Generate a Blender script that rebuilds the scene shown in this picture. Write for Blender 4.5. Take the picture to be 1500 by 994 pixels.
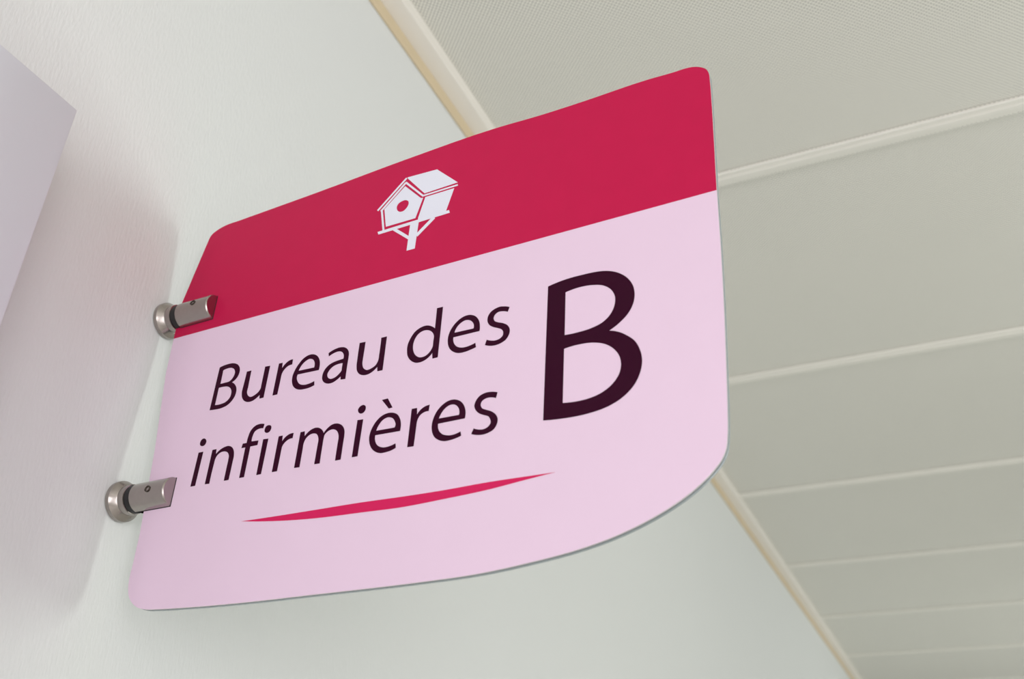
import bpy, bmesh, math, random
from mathutils import Vector, Matrix
from mathutils.geometry import tessellate_polygon

for o in list(bpy.data.objects):
    bpy.data.objects.remove(o)
scene = bpy.context.scene
C = scene.collection
random.seed(4)
CEIL = 2.50                      # ceiling height; the wall is the plane x = 0, y runs along the corridor
HZ = CEIL - 0.562                # height of the upper clamp, origin of the sign's own measures (mm)
YAW = -0.038093                  # the sign leans a touch out of square with the wall

# ---------------------------------------------------------------- camera
cam_data = bpy.data.cameras.new('camera')
cam = bpy.data.objects.new('camera', cam_data)
C.objects.link(cam)
right = Vector((0.9084266, 0.4167504, 0.0328669))
down = Vector((-0.1871760, 0.4757813, -0.8594169))
fwd = Vector((-0.3737998, 0.7745652, 0.5102180))
m = Matrix.Identity(4)
m.col[0][:3] = right
m.col[1][:3] = -down
m.col[2][:3] = -fwd
m.col[3][:3] = (0.4875, -0.4309, HZ - 0.3607)
cam.matrix_world = m
cam_data.sensor_width = 36.0
cam_data.lens = 1408.885 / 1500 * 36
cam_data.clip_start = 0.01
cam_data.dof.use_dof = True
cam_data.dof.focus_distance = 0.605
cam_data.dof.aperture_fstop = 9.5
scene.camera = cam

# ---------------------------------------------------------------- light
scene.view_settings.view_transform = 'Standard'
scene.view_settings.look = 'None'
scene.view_settings.gamma = 1
scene.view_settings.use_curve_mapping = False
scene.view_settings.exposure = -0.64

world = bpy.data.worlds.new('world')
scene.world = world
world.use_nodes = True
world.node_tree.nodes['Background'].inputs[0].default_value = (0.80, 0.88, 1.0, 1)
world.node_tree.nodes['Background'].inputs[1].default_value = 0.6

def window_light(name, loc, direction, sx, sy, power, col):
    d = bpy.data.lights.new(name, 'AREA')
    d.shape = 'RECTANGLE'
    d.size = sx
    d.size_y = sy
    d.energy = power
    d.color = col
    o = bpy.data.objects.new(name, d)
    o.location = loc
    o.rotation_euler = Vector(direction).to_track_quat('-Z', 'Z').to_euler()
    C.objects.link(o)
    return o

# daylight entering through the end window behind the camera and a small one opposite the ribbed wall, plus two added fill lamps
window_light('end_window_daylight', (0.98, -2.93, 1.50), (0, 1, 0), 1.36, 1.16, 48.0, (1.0, 0.955, 0.99))
window_light('near_window_daylight', (1.93, 0.86, 1.84), (-1, 0, 0), 0.76, 0.26, 12.6, (0.955, 1.0, 0.95))
window_light('rear_fill_light', (1.93, -1.65, 1.50), (-1, 0, 0), 1.40, 1.16, 25.0, (1.0, 0.97, 1.0))  # added fill lamp, lifts the shaded wall and the wall box
window_light('far_fill_light', (1.93, 3.45, 1.50), (-1, 0, 0), 2.70, 1.16, 32.0, (0.97, 1.0, 0.955))  # added fill lamp, brightens the far ceiling and far stretch of wall


# ---------------------------------------------------------------- sign artwork: outlines in mm on the sign's own plane
# (x from the wall, z from the upper clamp; a third item marks a corner)
LETTERS = [
    ('B', [[(63.1,-85.4,1),(64.0,-53.5,1),(69.8,-52.5),(75.9,-52.9),(79.8,-54.7),(82.3,-57.9),(82.8,-61.3),(81.6,-64.9),(77.9,-67.7,1),(80.6,-69.6),(83.0,-73.4),(83.3,-77.3),(81.6,-81.4),(78.3,-84.3),(72.5,-85.8),(67.3,-85.7)],
        [(67.8,-56.5,1),(71.2,-55.8),(74.9,-56.2),(77.6,-57.9),(78.8,-60.5),(78.1,-63.9),(75.8,-66.3),(71.5,-66.7),(67.8,-66.8,1)],
        [(67.1,-69.6,1),(71.0,-69.6),(75.0,-70.3),(77.8,-72.3),(79.2,-75.2),(78.8,-79.1),(76.2,-81.6),(71.8,-82.6),(66.9,-82.3,1)]]),
    ('u', [[(89.3,-62.2,1),(93.1,-62.2,1),(93.0,-71.0),(93.0,-74.5),(92.9,-78.2),(94.4,-80.9),(97.0,-82.4),(99.9,-81.7),(102.6,-80.0),(104.0,-77.8),(104.1,-75.1),(104.2,-71.5),(104.5,-61.8,1),(108.6,-62.1,1),(107.9,-85.1,1),(104.6,-85.2,1),(104.2,-82.4,1),(101.9,-84.3),(98.3,-85.8),(94.3,-85.5),(91.3,-83.7),(89.3,-80.8),(88.5,-77.6),(88.5,-74.6),(88.8,-71.1)]]),
    ('r', [[(115.8,-62.1,1),(118.8,-62.1,1),(119.1,-66.2,1),(121.1,-63.6),(123.5,-61.9),(127.0,-61.4,1),(127.0,-65.2,1),(123.9,-65.6),(121.3,-67.5),(119.7,-70.6),(119.5,-73.1),(119.4,-75.8),(118.9,-85.1,1),(115.1,-85.1,1)]]),
    ('e', [[(149.5,-74.2,1),(149.6,-69.8),(148.8,-66.7),(146.6,-63.4),(143.4,-61.5),(140.1,-61.1),(136.0,-62.5),(132.7,-65.8),(130.2,-70.0),(129.0,-74.2),(129.3,-78.2),(130.7,-81.5),(133.3,-84.0),(136.8,-85.4),(140.6,-85.7),(144.3,-85.5),(147.8,-84.5,1),(147.3,-81.6,1),(143.8,-82.5),(139.5,-82.6),(136.1,-81.4),(133.8,-78.9),(132.7,-76.0),(133.0,-73.8,1)],
        [(133.3,-71.2,1),(135.2,-67.3),(138.0,-65.0),(140.6,-64.2),(143.2,-65.1),(145.0,-67.3),(145.6,-69.7),(145.5,-71.5,1)]]),
    ('a', [[(155.3,-63.4,1),(159.5,-61.7),(164.2,-61.2),(167.6,-62.1),(170.0,-64.1),(171.3,-66.8),(171.5,-70.0),(171.4,-73.3),(171.3,-85.2,1),(167.7,-84.9,1),(167.4,-82.6,1),(164.9,-84.4),(161.4,-85.8),(157.9,-85.6),(155.0,-84.0),(153.3,-81.5),(153.1,-78.4),(154.1,-75.3),(156.9,-72.4),(161.0,-70.9),(164.2,-70.5),(167.6,-70.2,1),(167.7,-68.2),(166.8,-66.0),(164.9,-64.4),(162.5,-63.9),(159.0,-64.5),(155.9,-65.9,1)],
        [(167.6,-73.3,1),(164.1,-73.2),(160.5,-74.1),(158.0,-76.2),(156.8,-79.0),(157.7,-81.3),(159.7,-82.7),(162.8,-82.5),(165.7,-80.7),(167.5,-78.5),(167.5,-76.5)]]),
    ('u', [[(178.7,-61.5,1),(183.1,-61.7,1),(182.8,-71.2),(182.7,-73.8),(182.8,-77.3),(184.0,-80.4),(186.8,-82.4),(190.1,-81.9),(193.0,-80.2),(194.4,-77.3),(194.6,-73.5),(194.7,-70.3),(194.7,-61.6,1),(198.8,-61.6,1),(198.4,-85.1,1),(194.7,-85.0,1),(194.2,-81.8,1),(191.3,-84.3),(187.4,-85.7),(184.3,-85.4),(181.3,-83.9),(179.4,-81.3),(178.6,-77.7),(178.5,-73.3),(178.5,-69.8)]]),
    ('d', [[(233.4,-50.1,1),(237.6,-50.2,1),(236.8,-84.9,1),(233.2,-85.0,1),(232.7,-81.1,1),(229.8,-83.9),(226.2,-85.4),(222.1,-85.3),(218.4,-83.2),(215.8,-79.8),(214.7,-75.3),(214.9,-70.8),(216.5,-66.9),(219.2,-63.2),(222.9,-61.2),(227.2,-60.8),(230.5,-62.1),(233.2,-64.3,1)],
        [(232.9,-69.4),(232.8,-72.7),(232.5,-77.3),(230.9,-80.0),(227.8,-82.1),(224.2,-82.1),(221.1,-79.9),(219.1,-76.1),(218.7,-72.2),(219.5,-68.6),(221.6,-65.5),(224.9,-64.0),(228.5,-64.4),(231.6,-66.7)]]),
    ('e', [[(263.9,-73.6,1),(263.9,-69.4),(262.9,-65.8),(260.9,-63.0),(257.5,-61.0),(253.7,-60.7),(249.6,-62.3),(246.1,-65.4),(243.8,-69.2),(242.8,-73.6),(243.1,-77.4),(244.7,-81.2),(247.4,-83.8),(250.8,-85.3),(254.5,-85.5),(258.2,-85.0),(262.2,-84.0,1),(261.6,-81.0,1),(258.0,-82.0),(254.3,-82.3),(251.0,-81.6),(248.4,-79.7),(246.9,-77.1),(246.5,-73.7,1)],
        [(247.0,-70.7,1),(248.5,-67.1),(251.1,-64.8),(253.9,-63.8),(256.4,-64.3),(258.6,-66.0),(259.9,-68.6),(259.8,-70.9,1)]]),
    ('s', [[(283.0,-62.1,1),(281.9,-65.1,1),(279.1,-64.0),(275.6,-63.7),(273.5,-65.1),(272.8,-67.2),(273.7,-69.3),(275.9,-70.7),(278.8,-71.9),(281.7,-73.8),(283.3,-76.1),(283.7,-78.9),(282.9,-81.5),(281.3,-83.6),(278.6,-85.0),(275.0,-85.7),(271.4,-85.3),(268.0,-84.0,1),(269.0,-80.7,1),(271.7,-81.9),(274.9,-82.5),(277.6,-81.9),(279.3,-80.3),(279.4,-77.8),(278.4,-76.1),(276.1,-74.7),(272.8,-73.1),(270.3,-71.2),(268.9,-68.4),(269.0,-65.2),(270.5,-62.6),(273.1,-61.0),(276.7,-60.3),(279.9,-60.9)]]),
    ('i', [[(61.5,-115.3,1),(65.4,-115.3,1),(64.6,-138.4,1),(60.7,-138.4,1)],
        [(63.1,-105.7),(65.3,-106.6),(66.2,-108.7),(65.2,-110.7),(63.0,-111.0),(61.3,-109.8),(61.0,-107.8),(61.8,-106.2)]]),
    ('n', [[(73.1,-115.4,1),(76.4,-115.4,1),(76.8,-118.9,1),(79.5,-116.5),(82.6,-115.2),(86.2,-114.9),(89.3,-116.3),(91.4,-119.1),(92.3,-122.9),(92.2,-127.1),(91.8,-138.7,1),(88.0,-138.7,1),(88.2,-128.7),(88.3,-125.0),(88.0,-121.7),(86.4,-119.4),(83.6,-118.2),(80.5,-118.4),(77.9,-120.3),(77.0,-122.7),(76.8,-125.0),(76.3,-138.8,1),(72.6,-138.6,1)]]),
    ('f', [[(112.8,-104.6,1),(112.3,-107.5,1),(109.1,-107.2),(106.0,-108.5),(104.8,-111.5),(104.7,-115.1,1),(110.3,-115.4,1),(110.1,-118.5,1),(104.5,-118.5,1),(104.0,-138.8,1),(100.2,-138.8,1),(100.5,-118.4,1),(97.4,-118.4,1),(97.8,-115.4,1),(100.9,-115.5,1),(101.2,-111.4),(102.7,-106.9),(105.7,-104.4),(109.4,-103.9)]]),
    ('i', [[(114.0,-115.3,1),(118.1,-115.6,1),(117.2,-138.9,1),(113.6,-139.0,1)],
        [(116.4,-106.1),(118.5,-107.0),(118.9,-109.0),(117.9,-110.9),(115.9,-111.3),(114.1,-110.2),(113.8,-108.3),(114.6,-106.5)]]),
    ('r', [[(126.1,-115.5,1),(129.2,-115.5,1),(129.5,-119.5,1),(131.6,-116.9),(134.0,-115.6),(137.5,-115.3,1),(137.3,-118.7,1),(134.4,-119.0),(131.8,-120.6),(130.2,-123.0),(130.0,-125.3),(129.9,-128.1),(129.4,-139.0,1),(125.5,-139.0,1)]]),
    ('m', [[(142.8,-115.8,1),(146.0,-115.7,1),(146.5,-119.1,1),(149.2,-116.4),(152.0,-115.1),(155.3,-115.0),(158.4,-116.5),(160.7,-119.6,1),(163.0,-116.9),(166.2,-115.0),(170.0,-115.0),(173.5,-116.8),(175.7,-119.9),(176.3,-124.0),(176.2,-128.0),(176.0,-139.3,1),(172.0,-139.3,1),(172.2,-128.2),(172.3,-124.7),(171.4,-121.4),(169.6,-119.3),(167.0,-118.3),(163.8,-118.9),(161.6,-120.9),(161.2,-123.5),(161.1,-127.1),(161.0,-139.2,1),(157.0,-139.1,1),(157.4,-126.7),(157.5,-123.8),(156.9,-121.4),(155.3,-119.2),(152.8,-118.4),(150.1,-118.9),(147.7,-120.9),(146.6,-123.7),(146.5,-127.5),(146.2,-139.2,1),(142.2,-139.0,1)]]),
    ('i', [[(184.5,-115.6,1),(188.6,-115.8,1),(187.8,-139.2,1),(183.8,-139.2,1)],
        [(187.7,-106.2),(189.2,-107.4),(189.4,-109.5),(188.2,-111.3),(186.1,-111.6),(184.5,-110.4),(184.0,-108.4),(185.4,-106.6)]]),
    ('e_grave', [[(215.5,-128.3,1),(215.7,-124.3),(214.6,-120.2),(212.5,-117.2),(209.2,-115.5),(205.5,-115.1),(201.5,-116.2),(198.1,-119.0),(195.7,-122.9),(194.5,-127.5),(194.9,-131.4),(196.8,-135.6),(199.8,-138.4),(203.3,-139.9),(207.4,-140.0),(210.9,-139.5),(213.8,-138.4,1),(213.3,-135.6,1),(209.6,-136.6),(206.0,-136.8),(202.8,-135.9),(200.2,-133.8),(198.8,-130.9),(198.6,-127.9,1)],
        [(198.9,-125.1,1),(200.5,-121.4),(202.8,-118.9),(206.4,-117.9),(209.3,-119.0),(211.3,-121.5),(212.0,-123.8),(211.5,-125.4,1)],
        [(200.5,-105.5,1),(204.6,-105.3,1),(208.6,-112.0,1),(206.0,-112.2,1)]]),
    ('r', [[(222.1,-115.6,1),(225.7,-115.7,1),(226.1,-120.0,1),(228.0,-117.5),(230.6,-115.9),(234.1,-115.3,1),(233.7,-119.2,1),(230.7,-119.4),(228.1,-120.9),(226.6,-123.9),(226.3,-127.2),(226.2,-129.6),(225.7,-139.6,1),(221.5,-139.4,1)]]),
    ('e', [[(257.8,-128.4,1),(258.0,-124.3),(256.8,-120.3),(254.5,-117.3),(250.7,-115.3),(246.7,-115.2),(242.9,-116.9),(239.3,-120.4),(237.4,-124.3),(236.6,-129.1),(237.2,-132.9),(239.1,-136.5),(242.3,-138.9),(245.7,-140.0),(249.6,-140.0),(253.1,-139.5),(256.2,-138.6,1),(255.6,-135.9,1),(251.7,-137.0),(247.4,-136.8),(244.4,-135.7),(242.1,-133.6),(240.9,-131.1),(240.7,-128.5,1)],
        [(241.0,-125.3,1),(242.6,-121.8),(245.1,-119.2),(247.9,-118.1),(250.4,-118.4),(252.7,-120.2),(254.0,-123.1),(253.9,-125.5,1)]]),
    ('s', [[(277.6,-116.3,1),(276.8,-119.7,1),(273.9,-118.7),(270.6,-118.6),(268.0,-120.0),(267.4,-122.0),(268.5,-124.3),(271.0,-125.7),(274.3,-127.3),(277.0,-129.6),(278.4,-132.4),(278.0,-135.9),(276.2,-138.5),(273.1,-139.9),(269.9,-140.4),(266.1,-140.0),(262.5,-138.8,1),(263.8,-135.6,1),(266.9,-136.9),(270.2,-137.2),(272.9,-136.1),(274.2,-134.1),(273.8,-132.0),(272.6,-130.1),(269.7,-128.7),(266.3,-126.8),(264.2,-124.3),(263.4,-121.6),(264.4,-118.6),(266.6,-116.2),(269.9,-115.1),(273.7,-115.2)]]),
    ('B', [[(307.3,-54.6,1),(318.6,-52.7),(329.2,-52.5),(337.5,-52.9),(343.6,-54.1),(349.7,-57.0),(355.1,-62.0),(358.1,-67.6),(358.9,-73.7),(358.0,-79.0),(354.9,-84.7),(349.8,-89.4),(343.9,-92.9,1),(348.7,-94.7),(354.0,-98.4),(358.1,-102.7),(360.5,-108.0),(361.6,-114.9),(360.5,-121.2),(356.8,-128.4),(350.6,-134.0),(342.5,-137.7),(331.1,-139.7),(319.0,-139.9),(305.7,-138.8,1)],
        [(318.2,-61.5,1),(326.5,-60.4),(334.3,-61.0),(340.9,-63.1),(345.4,-67.0),(347.6,-72.3),(347.3,-77.3),(344.8,-82.7),(340.5,-86.5),(334.0,-88.7),(326.4,-89.5),(317.8,-89.4,1)],
        [(317.5,-98.0,1),(326.4,-97.3),(334.9,-98.2),(341.3,-100.6),(346.1,-104.6),(349.1,-109.5),(350.0,-114.8),(348.8,-120.2),(345.1,-125.2),(339.3,-129.0),(332.6,-130.9),(325.3,-131.4),(316.9,-130.7,1)]]),
]
SWOOSH = [(108.5,-167.6,1),(127.7,-167.9),(162.0,-168.1),(194.6,-168.2),(221.5,-168.8),(246.9,-169.0),(275.6,-168.6),(296.2,-168.9),(312.9,-169.2,1),(296.3,-170.7),(275.8,-172.7),(247.3,-174.1),(222.1,-174.9),(195.4,-174.2),(162.8,-173.2),(137.1,-171.2)]
HOUSE_FACES = [[(200.6,63.3,1),(224.0,62.0,1),(241.1,44.9,1),(215.8,44.4,1),(201.1,62.1,1)],
    [(199.6,56.1,1),(213.4,41.2,1),(215.1,40.9,1),(210.6,25.5,1),(187.6,25.7,1),(184.6,41.3,1)],
    [(216.8,40.9,1),(238.7,40.9,1),(233.7,23.1,1),(212.7,22.0,1),(212.8,25.1,1)],
    [(207.1,22.9,1),(213.6,22.5,1),(212.6,0.5,1),(206.4,0.6,1)]]
HOUSE_HOLE = [(201.5,43.5),(203.6,41.7),(204.0,39.5),(202.7,36.5),(200.3,34.7),(197.9,34.8),(195.3,37.1),(194.6,39.6),(195.5,42.3),(198.0,43.6)]
HOUSE_LINES = [[(199.6,63.6,1),(178.6,42.5,1),(179.6,41.3,1),(200.6,62.4,1)],
    [(199.4,59.7,1),(181.3,41.0,1),(182.4,39.7,1),(200.5,58.5,1)],
    [(199.3,58.7,1),(214.7,41.8,1),(215.5,42.9,1),(200.2,59.8,1)],
    [(214.5,42.0,1),(241.5,42.1,1),(241.1,43.4,1),(214.0,43.3,1)],
    [(181.8,41.2,1),(185.4,22.7,1),(187.0,22.3,1),(183.4,40.8,1)],
    [(182.3,20.9,1),(236.9,21.4,1),(236.1,23.8,1),(181.4,23.3,1)],
    [(193.9,20.6,1),(206.9,9.3,1),(207.9,11.2,1),(195.0,22.6,1)],
    [(224.4,22.6,1),(212.0,11.7,1),(213.7,9.6,1),(226.1,20.5,1)]]
OUTLINE = [(24.4,65.4),(25.8,68.7),(30.4,71.7),(38.4,74.0),(51.1,74.4),(71.7,75.1),(125.6,77.0),(200.1,80.5),(267.8,81.8),(300.6,80.1),(330.2,79.8),(372.9,80.2),(390.3,79.2),(395.9,79.2),(401.4,78.3),(406.3,75.7),(409.0,72.9),(410.2,69.5),(410.5,62.3),(410.3,47.9),(409.5,19.6),(408.3,-17.5),(407.3,-60.3),(406.1,-94.6),(404.3,-131.7),(403.2,-151.4),(402.1,-165.0),(401.0,-171.0),(398.7,-176.0),(393.5,-182.0),(385.0,-188.9),(374.4,-195.2),(359.2,-201.9),(343.9,-206.9),(328.5,-210.4),(297.5,-214.6),(273.3,-216.7),(238.9,-217.5),(202.4,-217.5),(163.6,-217.2),(127.2,-217.0),(77.8,-215.7),(53.4,-214.5),(45.2,-213.8),(38.3,-212.0),(33.0,-208.8),(28.7,-203.9),(26.3,-196.8),(25.9,-182.3),(25.6,-163.8)]

# ---------------------------------------------------------------- materials
def lin(r, g, b):
    f = lambda c: c / 12.92 if c <= 0.04045 else ((c + 0.055) / 1.055) ** 2.4
    return (f(r / 255), f(g / 255), f(b / 255), 1)

def mat(name, col, rough=0.5, metal=0.0, var=0.03, var_scale=40, bump=0.0, bump_scale=(300, 300, 300), bump_dist=0.0005, spec=0.5, detail=3):
    mt = bpy.data.materials.new(name)
    mt.use_nodes = True
    nt = mt.node_tree
    b = nt.nodes['Principled BSDF']
    b.inputs['Roughness'].default_value = rough
    b.inputs['Metallic'].default_value = metal
    b.inputs['Specular IOR Level'].default_value = spec
    tc = nt.nodes.new('ShaderNodeTexCoord')
    n = nt.nodes.new('ShaderNodeTexNoise')
    n.inputs['Scale'].default_value = var_scale
    n.inputs['Detail'].default_value = 4
    nt.links.new(tc.outputs['Object'], n.inputs['Vector'])
    mix = nt.nodes.new('ShaderNodeMix')
    mix.data_type = 'RGBA'
    mix.inputs['A'].default_value = [c * (1 - var) for c in col[:3]] + [1]
    mix.inputs['B'].default_value = [min(1, c * (1 + var)) for c in col[:3]] + [1]
    nt.links.new(n.outputs['Fac'], mix.inputs['Factor'])
    nt.links.new(mix.outputs['Result'], b.inputs['Base Color'])
    if bump:
        mp = nt.nodes.new('ShaderNodeMapping')
        mp.inputs['Scale'].default_value = bump_scale
        nt.links.new(tc.outputs['Object'], mp.inputs['Vector'])
        n2 = nt.nodes.new('ShaderNodeTexNoise')
        n2.inputs['Scale'].default_value = 1.0
        n2.inputs['Detail'].default_value = detail
        nt.links.new(mp.outputs['Vector'], n2.inputs['Vector'])
        bp = nt.nodes.new('ShaderNodeBump')
        bp.inputs['Strength'].default_value = bump
        bp.inputs['Distance'].default_value = bump_dist
        nt.links.new(n2.outputs['Fac'], bp.inputs['Height'])
        nt.links.new(bp.outputs['Normal'], b.inputs['Normal'])
    return mt

def perforated(name, col, pitch):
    """painted sheet metal with a fine staggered grid of holes"""
    mt = mat(name, col, 0.45, var=0.015, var_scale=3)
    nt = mt.node_tree
    b = nt.nodes['Principled BSDF']
    src = b.inputs['Base Color'].links[0].from_socket
    tc = nt.nodes.new('ShaderNodeTexCoord')
    mp = nt.nodes.new('ShaderNodeMapping')
    k = 2 * math.pi / pitch
    mp.inputs['Scale'].default_value = (k, k, k)
    mp.inputs['Rotation'].default_value = (0, 0, math.radians(45))
    nt.links.new(tc.outputs['Object'], mp.inputs['Vector'])
    sp = nt.nodes.new('ShaderNodeSeparateXYZ')
    nt.links.new(mp.outputs['Vector'], sp.inputs['Vector'])
    def math_node(op, a, c):
        n = nt.nodes.new('ShaderNodeMath')
        n.operation = op
        for i, s in enumerate((a, c)):
            if s is None:
                continue
            if isinstance(s, (int, float)):
                n.inputs[i].default_value = s
            else:
                nt.links.new(s, n.inputs[i])
        return n.outputs[0]
    cx = math_node('COSINE', sp.outputs['X'], None)
    cy = math_node('COSINE', sp.outputs['Y'], None)
    s = math_node('ADD', cx, cy)
    mr = nt.nodes.new('ShaderNodeMapRange')
    mr.interpolation_type = 'SMOOTHSTEP'
    mr.inputs['From Min'].default_value = 0.55
    mr.inputs['From Max'].default_value = 1.15
    nt.links.new(s, mr.inputs['Value'])
    mix = nt.nodes.new('ShaderNodeMix')
    mix.data_type = 'RGBA'
    mix.inputs['B'].default_value = [c * 0.28 for c in col[:3]] + [1]
    nt.links.new(mr.outputs['Result'], mix.inputs['Factor'])
    nt.links.new(src, mix.inputs['A'])
    nt.links.new(mix.outputs['Result'], b.inputs['Base Color'])
    return mt

M = {
    'wall': mat('ribbed_wall_covering', (0.78, 0.80, 0.795, 1), 0.6, var=0.012, var_scale=2.0, bump=0.48, bump_scale=(500, 500, 150), bump_dist=0.0008, detail=2),
    'paint': mat('plain_wall_paint', (0.78, 0.77, 0.74, 1), 0.7, var=0.02, var_scale=3, bump=0.2),
    'floor': mat('floor_vinyl', (0.70, 0.68, 0.64, 1), 0.4, var=0.06, var_scale=12),
    'ceiling': mat('ceiling_slab', (0.35, 0.35, 0.33, 1), 0.8),
    'panel': perforated('perforated_panel', (0.85, 0.84, 0.77, 1), 0.0040),
    'strip': mat('joint_strip_paint', (0.83, 0.815, 0.75, 1), 0.4, var=0.02),
    'trim': mat('cream_trim_paint', (0.90, 0.865, 0.80, 1), 0.45, var=0.02, var_scale=15),
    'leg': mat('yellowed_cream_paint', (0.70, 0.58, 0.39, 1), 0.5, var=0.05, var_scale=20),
    'white': mat('white_box_paint', (0.72, 0.74, 0.80, 1), 0.5, var=0.012, var_scale=8, bump=0.15, bump_scale=(500, 500, 500), bump_dist=0.0002),
    'pink': mat('pink_print', (0.735, 0.567, 0.70, 1), 0.42, spec=0.14, var=0.015, var_scale=30, bump=0.1, bump_scale=(900, 900, 900), bump_dist=0.0001),
    'red': mat('crimson_print', (0.49, 0.008, 0.064, 1), 0.42, spec=0.14, var=0.04, var_scale=60, bump=0.1, bump_scale=(900, 900, 900), bump_dist=0.0001),
    'ink': mat('dark_purple_print', (0.030, 0.002, 0.014, 1), 0.42, spec=0.07, var=0.05),
    'swoosh': mat('crimson_stroke_print', (0.60, 0.016, 0.10, 1), 0.42, spec=0.14, var=0.03, var_scale=60),
    'whiteprint': mat('white_print', (0.72, 0.74, 0.82, 1), 0.42, spec=0.14, var=0.01),
    'edge': mat('white_plate_edge', (0.72, 0.70, 0.70, 1), 0.4),
    'gap': mat('dark_core', (0.06, 0.05, 0.045, 1), 0.6),
    'acrylic': mat('blue_grey_acrylic', (0.37, 0.43, 0.445, 1), 0.25),
    'steel': mat('brushed_steel', (0.40, 0.365, 0.34, 1), 0.24, 1.0, var=0.08, var_scale=300, bump=0.08, bump_scale=(200, 2500, 2500), bump_dist=0.0002),
    'rubber': mat('black_rubber', (0.012, 0.012, 0.013, 1), 0.5),
    'screw': mat('dark_screw_steel', (0.10, 0.085, 0.07, 1), 0.35, 1.0),
    'frame': mat('window_frame_paint', (0.8, 0.8, 0.8, 1), 0.4),
}
gm = bpy.data.materials.new('window_glass')
gm.use_nodes = True
gb = gm.node_tree.nodes['Principled BSDF']
gb.inputs['Transmission Weight'].default_value = 1
gb.inputs['Roughness'].default_value = 0.0
gb.inputs['IOR'].default_value = 1.45
M['glass'] = gm

# ---------------------------------------------------------------- helpers
def obj(name, bm, material, parent=None, smooth=False, sharp=24):
    me = bpy.data.meshes.new(name)
    bmesh.ops.recalc_face_normals(bm, faces=bm.faces)
    bm.to_mesh(me)
    bm.free()
    for mm in (material if isinstance(material, (list, tuple)) else [material]):
        me.materials.append(M[mm])
    if smooth:
        me.shade_smooth()
        me.set_sharp_from_angle(angle=math.radians(sharp))
    o = bpy.data.objects.new(name, me)
    C.objects.link(o)
    if parent:
        o.parent = parent
    return o

def empty(name, loc=(0, 0, 0), rz=0):
    o = bpy.data.objects.new(name, None)
    o.empty_display_size = 0.02
    o.location = loc
    o.rotation_euler = (0, 0, rz)
    C.objects.link(o)
    return o

def tag(o, label, cat, group=None):
    o['label'] = label
    o['category'] = cat
    if group:
        o['group'] = group
    return o

def struct(o, label=None, cat=None):
    o['kind'] = 'structure'
    if label:
        o['label'] = label
        o['category'] = cat
    return o

def box(bm, a, b, bevel=0.0):
    r = bmesh.ops.create_cube(bm, size=1)
    vs = r['verts']
    for v in vs:
        v.co = Vector([(a[i] + b[i]) / 2 + v.co[i] * (b[i] - a[i]) for i in range(3)])
    if bevel:
        es = list({e for v in vs for e in v.link_edges})
        bmesh.ops.bevel(bm, geom=es, offset=bevel, segments=2, affect='EDGES', profile=0.5)
    return bm

def new_box(a, b, bevel=0.0):
    return box(bmesh.new(), a, b, bevel)

def spline(pts, n=5):
    """closed outline through the points; a third item marks a corner"""
    N = len(pts)
    cor = [len(p) > 2 for p in pts]
    P = [Vector(p[:2]) for p in pts]
    out = []
    for i in range(N):
        j = (i + 1) % N
        p1, p2 = P[i], P[j]
        out.append(p1)
        if cor[i] and cor[j]:
            continue
        p0 = P[i - 1] if not cor[i] else p1
        p3 = P[(j + 1) % N] if not cor[j] else p2
        L = (p2 - p1).length
        def tang(a, b, c):
            la, lb = (b - a).length, (c - b).length
            if la < 1e-9 or lb < 1e-9:
                return None
            return ((b - a) / la * lb + (c - b) / lb * la) / (la + lb)
        t1, t2 = tang(p0, p1, p2), tang(p1, p2, p3)
        if t1 is None and t2 is None:
            continue
        if t1 is None:
            t1 = 2 * (p2 - p1) / L - t2 if L else t2
        if t2 is None:
            t2 = 2 * (p2 - p1) / L - t1 if L else t1
        for k in range(1, n):
            t = k / n
            h1 = 2 * t**3 - 3 * t**2 + 1
            h2 = t**3 - 2 * t**2 + t
            h3 = -2 * t**3 + 3 * t**2
            h4 = t**3 - t**2
            out.append(p1 * h1 + t1 * L * h2 + p2 * h3 + t2 * L * h4)
    return out

def inside(pt, poly):
    c = False
    for i in range(len(poly)):
        a, b = poly[i - 1], poly[i]
        if (a.y > pt.y) != (b.y > pt.y) and pt.x < (b.x - a.x) * (pt.y - a.y) / (b.y - a.y) + a.x:
            c = not c
    return c

def plate(bm, loops, y0, y1, side_index=0):
    """flat plate in the sign's plane: first loop is the outline, the others are holes; mm in, metres out.
    y0 is the front (towards the viewer)"""
    vecs = [[Vector((p.x, p.y, 0)) for p in l] for l in loops]
    tris = tessellate_polygon(vecs)
    flat = [p for l in loops for p in l]
    f = [bm.verts.new((p.x / 1000, y0, p.y / 1000)) for p in flat]
    b = [bm.verts.new((p.x / 1000, y1, p.y / 1000)) for p in flat]
    for t in tris:
        try:
            bm.faces.new([f[i] for i in t])
            bm.faces.new([b[i] for i in reversed(t)])
        except ValueError:
            pass
    k = 0
    for l in loops:
        n = len(l)
        for i in range(n):
            a, c = k + i, k + (i + 1) % n
            fc = bm.faces.new((f[a], f[c], b[c], b[a]))
            fc.material_index = side_index
        k += n
    return bm

def shapes(loops):
    """group outlines with the holes that lie in them"""
    outs, holes = [], []
    for l in loops:
        n = sum(inside(l[0], o) for o in loops if o is not l)
        (holes if n % 2 else outs).append(l)
    return [[o] + [h for h in holes if inside(h[0], o)] for o in outs]

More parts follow.
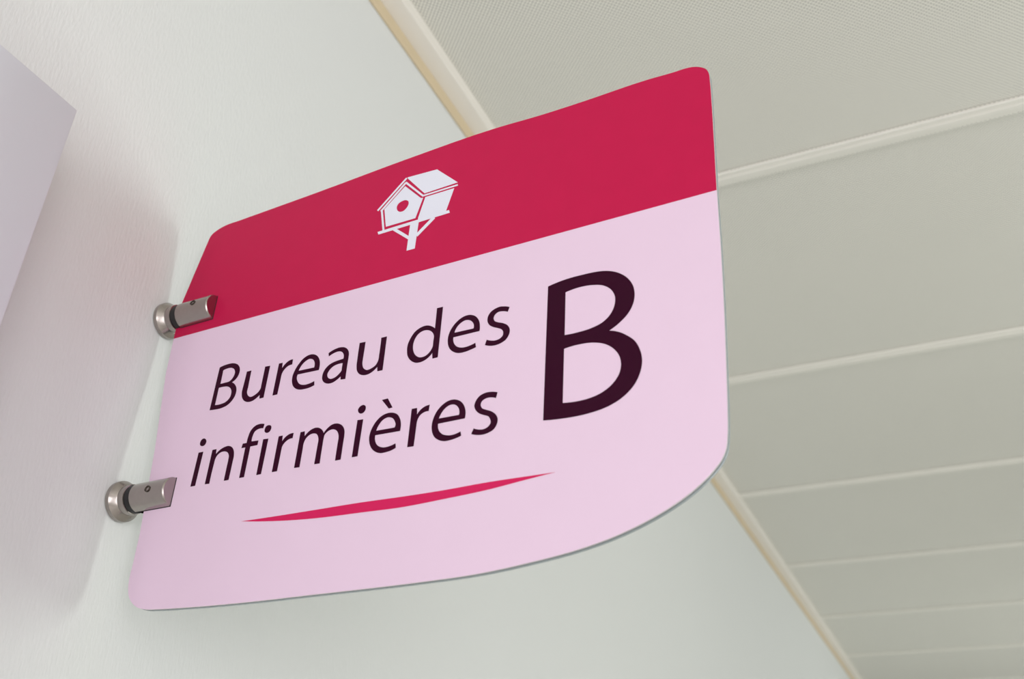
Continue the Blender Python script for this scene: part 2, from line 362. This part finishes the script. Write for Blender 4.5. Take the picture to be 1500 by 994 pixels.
def lathe(bm, prof, segs=40, axis_z=0.0, axis_y=0.0):
    """profile of (x, r) turned about an axis along x"""
    rings = []
    for x, r in prof:
        rings.append([bm.verts.new((x, axis_y + r * math.cos(2 * math.pi * k / segs), axis_z + r * math.sin(2 * math.pi * k / segs))) for k in range(segs)])
    for a, b in zip(rings, rings[1:]):
        for k in range(segs):
            bm.faces.new((a[k], a[(k + 1) % segs], b[(k + 1) % segs], b[k]))
    bm.faces.new(rings[0])
    bm.faces.new(list(reversed(rings[-1])))
    return bm

# ---------------------------------------------------------------- the corridor
X1, Y0, Y1 = 1.96, -3.0, 5.2
struct(obj('floor', new_box((-0.15, Y0 - 0.15, -0.1), (X1 + 0.15, Y1 + 0.15, 0)), 'floor'), 'warm beige vinyl corridor floor', 'floor')
struct(obj('wall_left', new_box((-0.15, Y0 - 0.15, 0), (0, Y1 + 0.15, CEIL + 0.1)), 'wall'), 'off-white ribbed wall that carries the pink sign', 'wall')
struct(obj('wall_far', new_box((0, Y1, 0), (X1, Y1 + 0.15, CEIL + 0.1)), 'paint'), 'plain painted wall closing the corridor', 'wall')

def span(p, q):
    return [min(p[i], q[i]) for i in range(3)], [max(p[i], q[i]) for i in range(3)]

def holed_wall(name, label, to3, W, H, holes, th):
    """wall of plain boxes around its window openings (openings side by side along u)"""
    bm = bmesh.new()
    edge = 0
    for (u0, v0, u1, v1) in holes:
        for (a, b, c, d) in ((edge, 0, u0, H), (u0, 0, u1, v0), (u0, v1, u1, H)):
            box(bm, *span(to3(a, b, 0), to3(c, d, th)))
        edge = u1
    box(bm, *span(to3(edge, 0, 0), to3(W, H, th)))
    return struct(obj(name, bm, 'paint'), label, 'wall')

def window(name, label, to3, hole):
    (u0, v0, u1, v1) = hole
    t = 0.04
    bm = bmesh.new()
    for (a, b, c, d) in ((u0, v0, u1, v0 + t), (u0, v1 - t, u1, v1), (u0, v0 + t, u0 + t, v1 - t), (u1 - t, v0 + t, u1, v1 - t)):
        box(bm, *span(to3(a, b, 0.03), to3(c, d, 0.09)))
    w = struct(obj(name, bm, 'frame'), label, 'window')
    obj('pane', new_box(*span(to3(u0 + t, v0 + t, 0.055), to3(u1 - t, v1 - t, 0.061))), 'glass', w)

end3 = lambda u, v, d: (u, Y0 - d, v)
side3 = lambda u, v, d: (X1 + d, Y0 + u, v)
h_end = (0.26, 0.88, 1.70, 2.12)
h_rear = (0.61, 0.88, 2.09, 2.12)
h_near = (3.44, 1.67, 4.28, 2.01)
h_far = (5.06, 0.88, 7.84, 2.12)
holed_wall('wall_back', 'plain painted end wall with a wide window', end3, X1, CEIL + 0.1, [h_end], 0.15)
holed_wall('wall_right', 'plain painted wall with three windows, two of them added for fill light, facing the ribbed wall', side3, Y1 - Y0, CEIL + 0.1, [h_rear, h_near, h_far], 0.15)
window('window_1', 'wide white framed window in the end wall', end3, h_end)
window('window_2', 'small high white framed window facing the sign', side3, h_near)
window('far_fill_window', 'long white framed window added for fill light further down the corridor', side3, h_far)  # unseen opening added to house the far fill lamp
window('rear_fill_window', 'square white framed window added for fill light nearer the end wall', side3, h_rear)  # unseen opening added behind the camera for the rear fill lamp

# ceiling: slab, perforated metal panels laid across the corridor, joint strips between them
ceil = struct(obj('ceiling', new_box((0, Y0, CEIL + 0.03), (X1, Y1, CEIL + 0.1)), 'ceiling'), 'suspended ceiling of perforated pale metal panels', 'ceiling')
PITCH, FIRST, SW = 0.611, 0.668, 0.028
k0 = -6
ys = [FIRST + PITCH * k for k in range(k0, 8)]
pm = None
for y in ys:
    a, b = y + SW / 2 - 0.003, y + PITCH - SW / 2 + 0.003
    if b > Y1 or a < Y0:
        continue
    if pm is None:
        o = obj('ceiling_panel', new_box((0.012, a - y, 0.003), (X1 - 0.012, b - y, 0.022), 0.002), 'panel', ceil)
        pm = o
    else:
        o = pm.copy()
        C.objects.link(o)
    o.location = (0, y, CEIL)
sm = None
for y in ys:
    if y + SW > Y1 or y - SW < Y0:
        continue
    if sm is None:
        bm = new_box((0.02, -SW / 2, -0.002), (X1 - 0.02, SW / 2, 0.0029), 0.0014)
        box(bm, (0.02, -0.0045, -0.0035), (X1 - 0.02, 0.0045, -0.0015), 0.0009)
        sm = o = obj('joint_strip', bm, 'strip', ceil)
    else:
        o = sm.copy()
        C.objects.link(o)
    o.location = (0, y, CEIL)

# edge trim: angle profile, a leg on the wall and a flange under the panels
bm = new_box((0.0005, Y0, CEIL - 0.0155), (0.026, Y1, CEIL - 0.014), 0.0005)
box(bm, (0.0245, Y0, CEIL - 0.0145), (0.026, Y1, CEIL + 0.0029), 0.0004)
tr = struct(obj('trim_1', bm, 'trim'), 'cream metal edge trim where the ribbed wall meets the ceiling', 'trim')
obj('wall_leg', new_box((0.0003, Y0, CEIL - 0.034), (0.0030, Y1, CEIL - 0.0155), 0.0006), 'leg', tr)

# ---------------------------------------------------------------- white box on the wall
bx = empty('wall_box', (0, -0.1550, HZ + 0.049))
tag(bx, 'plain white box mounted on the ribbed wall, throwing a soft shadow', 'wall box')
obj('body', new_box((0.0005, -0.30, -0.40), (0.050, -0.001, -0.001), 0.001), 'white', bx)
obj('front_cover', new_box((0.050, -0.302, -0.402), (0.055, 0.001, 0.0), 0.0012), 'white', bx, True)

# ---------------------------------------------------------------- the sign
sg = empty('wall_sign', (0, 0, HZ), YAW)
tag(sg, 'pink and crimson door sign reading Bureau des infirmières B', 'sign')
FRONT = -0.0006
BAND = -18.8
outline = spline([p for p in OUTLINE], 4)

def clip(poly, above):
    out = []
    for i in range(len(poly)):
        a, b = poly[i - 1], poly[i]
        ia, ib = (a.y >= BAND) == above, (b.y >= BAND) == above
        if ia != ib:
            t = (BAND - a.y) / (b.y - a.y)
            out.append(a + (b - a) * t)
        if ib:
            out.append(b)
    return out

def inset(poly, d):
    c = sum(poly, Vector((0, 0))) / len(poly)
    out = []
    n = len(poly)
    area = sum(poly[i - 1].x * poly[i].y - poly[i].x * poly[i - 1].y for i in range(n))
    s = 1 if area > 0 else -1
    for i in range(n):
        t = (poly[(i + 1) % n] - poly[i - 1])
        t.normalize()
        out.append(poly[i] + Vector((-t.y, t.x)) * d * s)
    return out

field = obj('pink_field', plate(bmesh.new(), [clip(outline, False)], FRONT, FRONT + 0.0012, 1), ['pink', 'edge'], sg)
field['label'] = 'pale pink lower field of the sign face'
band = obj('header_band', plate(bmesh.new(), [clip(outline, True)], FRONT, FRONT + 0.0012, 1), ['red', 'edge'], sg)
band['label'] = 'crimson band along the top of the sign'
core = obj('core_sheet', plate(bmesh.new(), [inset(outline, 0.5)], FRONT + 0.0012, FRONT + 0.0026), 'gap', sg)
back = obj('back_plate', plate(bmesh.new(), [outline], FRONT + 0.0026, FRONT + 0.0044), 'acrylic', sg)
back['label'] = 'blue-grey acrylic back plate'

T0, T1 = FRONT - 0.00012, FRONT - 0.00001
for i, (ch, loops) in enumerate(LETTERS):
    ls = [spline(l, 5) for l in loops]
    bm = bmesh.new()
    for s in shapes(ls):
        plate(bm, s, T0, T1)
    big = i == len(LETTERS) - 1
    o = obj('large_letter' if big else 'letter', bm, 'ink', field)
    o['label'] = ('large dark purple capital letter B' if big else 'dark purple italic letter ' + {'e_grave': 'è'}.get(ch, ch))
o = obj('curved_stroke', plate(bmesh.new(), [spline(SWOOSH, 6)], T0, T1), 'swoosh', field)
o['label'] = 'crimson tapering stroke under the lettering'

bm = bmesh.new()
face = [Vector(p[:2]) for p in HOUSE_FACES[1]]
for k, pl in enumerate(HOUSE_FACES):
    l = [Vector(p[:2]) for p in pl]
    plate(bm, [l, spline(HOUSE_HOLE, 4)] if k == 1 else [l], T0, T1)
for k, pl in enumerate(HOUSE_LINES):
    plate(bm, [[Vector(p[:2]) for p in pl]], T0 - 0.000004 * (k + 1), T1)
o = obj('birdhouse_emblem', bm, 'whiteprint', band)
o['label'] = 'white birdhouse pictogram on a post'

# ---------------------------------------------------------------- clamps
def half_jaw(bm, x0, x1, r, ygap, sign_y, segs=18, ch=0.0007):
    """half cylinder along x whose flat side lies against the sign"""
    a0 = math.asin(ygap / r)
    ang = [a0 + (math.pi - 2 * a0) * k / segs for k in range(segs + 1)]
    def ring(x, rr):
        return [bm.verts.new((x, sign_y * max(ygap, rr * math.sin(a)), rr * math.cos(a))) for a in ang]
    rs = [ring(x0, r - ch), ring(x0 + ch, r), ring(x1 - ch, r), ring(x1, r - ch)]
    for a, b in zip(rs, rs[1:]):
        n = len(a)
        for k in range(n):
            bm.faces.new((a[k], a[(k + 1) % n], b[(k + 1) % n], b[k]))
    bm.faces.new(rs[0])
    bm.faces.new(rs[-1])
    return bm

def clamp(loc, label, screw_angle):
    r = empty('sign_clamp', loc, YAW)
    tag(r, label, 'clamp', 'steel clamps holding the sign to the wall')
    obj('wall_collar', lathe(bmesh.new(), [(0.0004, 0.0124), (0.0010, 0.0134), (0.0040, 0.0134), (0.0074, 0.0108), (0.0080, 0.0100), (0.0124, 0.0100), (0.0128, 0.0090)]), 'steel', r, True)
    obj('rubber_ring', lathe(bmesh.new(), [(0.0128, 0.0082), (0.0130, 0.0093), (0.0168, 0.0093), (0.0170, 0.0082)]), 'rubber', r, True)
    obj('front_jaw', half_jaw(bmesh.new(), 0.0170, 0.0470, 0.0097, 0.0008, -1), 'steel', r, True)
    obj('rear_jaw', half_jaw(bmesh.new(), 0.0170, 0.0470, 0.0097, 0.0041, 1), 'steel', r, True)
    # thin gasket between the jaw and the sign's face
    obj('gasket', new_box((0.0172, -0.00079, -0.0100), (0.0473, -0.00062, 0.0096)), 'rubber', r)
    # set screw sunk in the upper front of the jaw
    a = math.radians(screw_angle)
    n = Vector((0, -math.cos(a), math.sin(a)))
    sc = obj('set_screw', lathe(bmesh.new(), [(0, 0.0022), (0.0009, 0.0022), (0.0009, 0.0015), (0.0002, 0.0014)], 16), 'screw', r, True)
    sc.rotation_euler = n.to_track_quat('X', 'Z').to_euler()
    sc.location = Vector((0.0335, 0, 0)) + n * 0.0092
    return r

clamp((0, 0, HZ - 0.0011), 'steel wall clamp gripping the crimson band of the sign', 14)
clamp((0, 0, HZ - 0.1397), 'steel wall clamp gripping the pink field of the sign', 4)
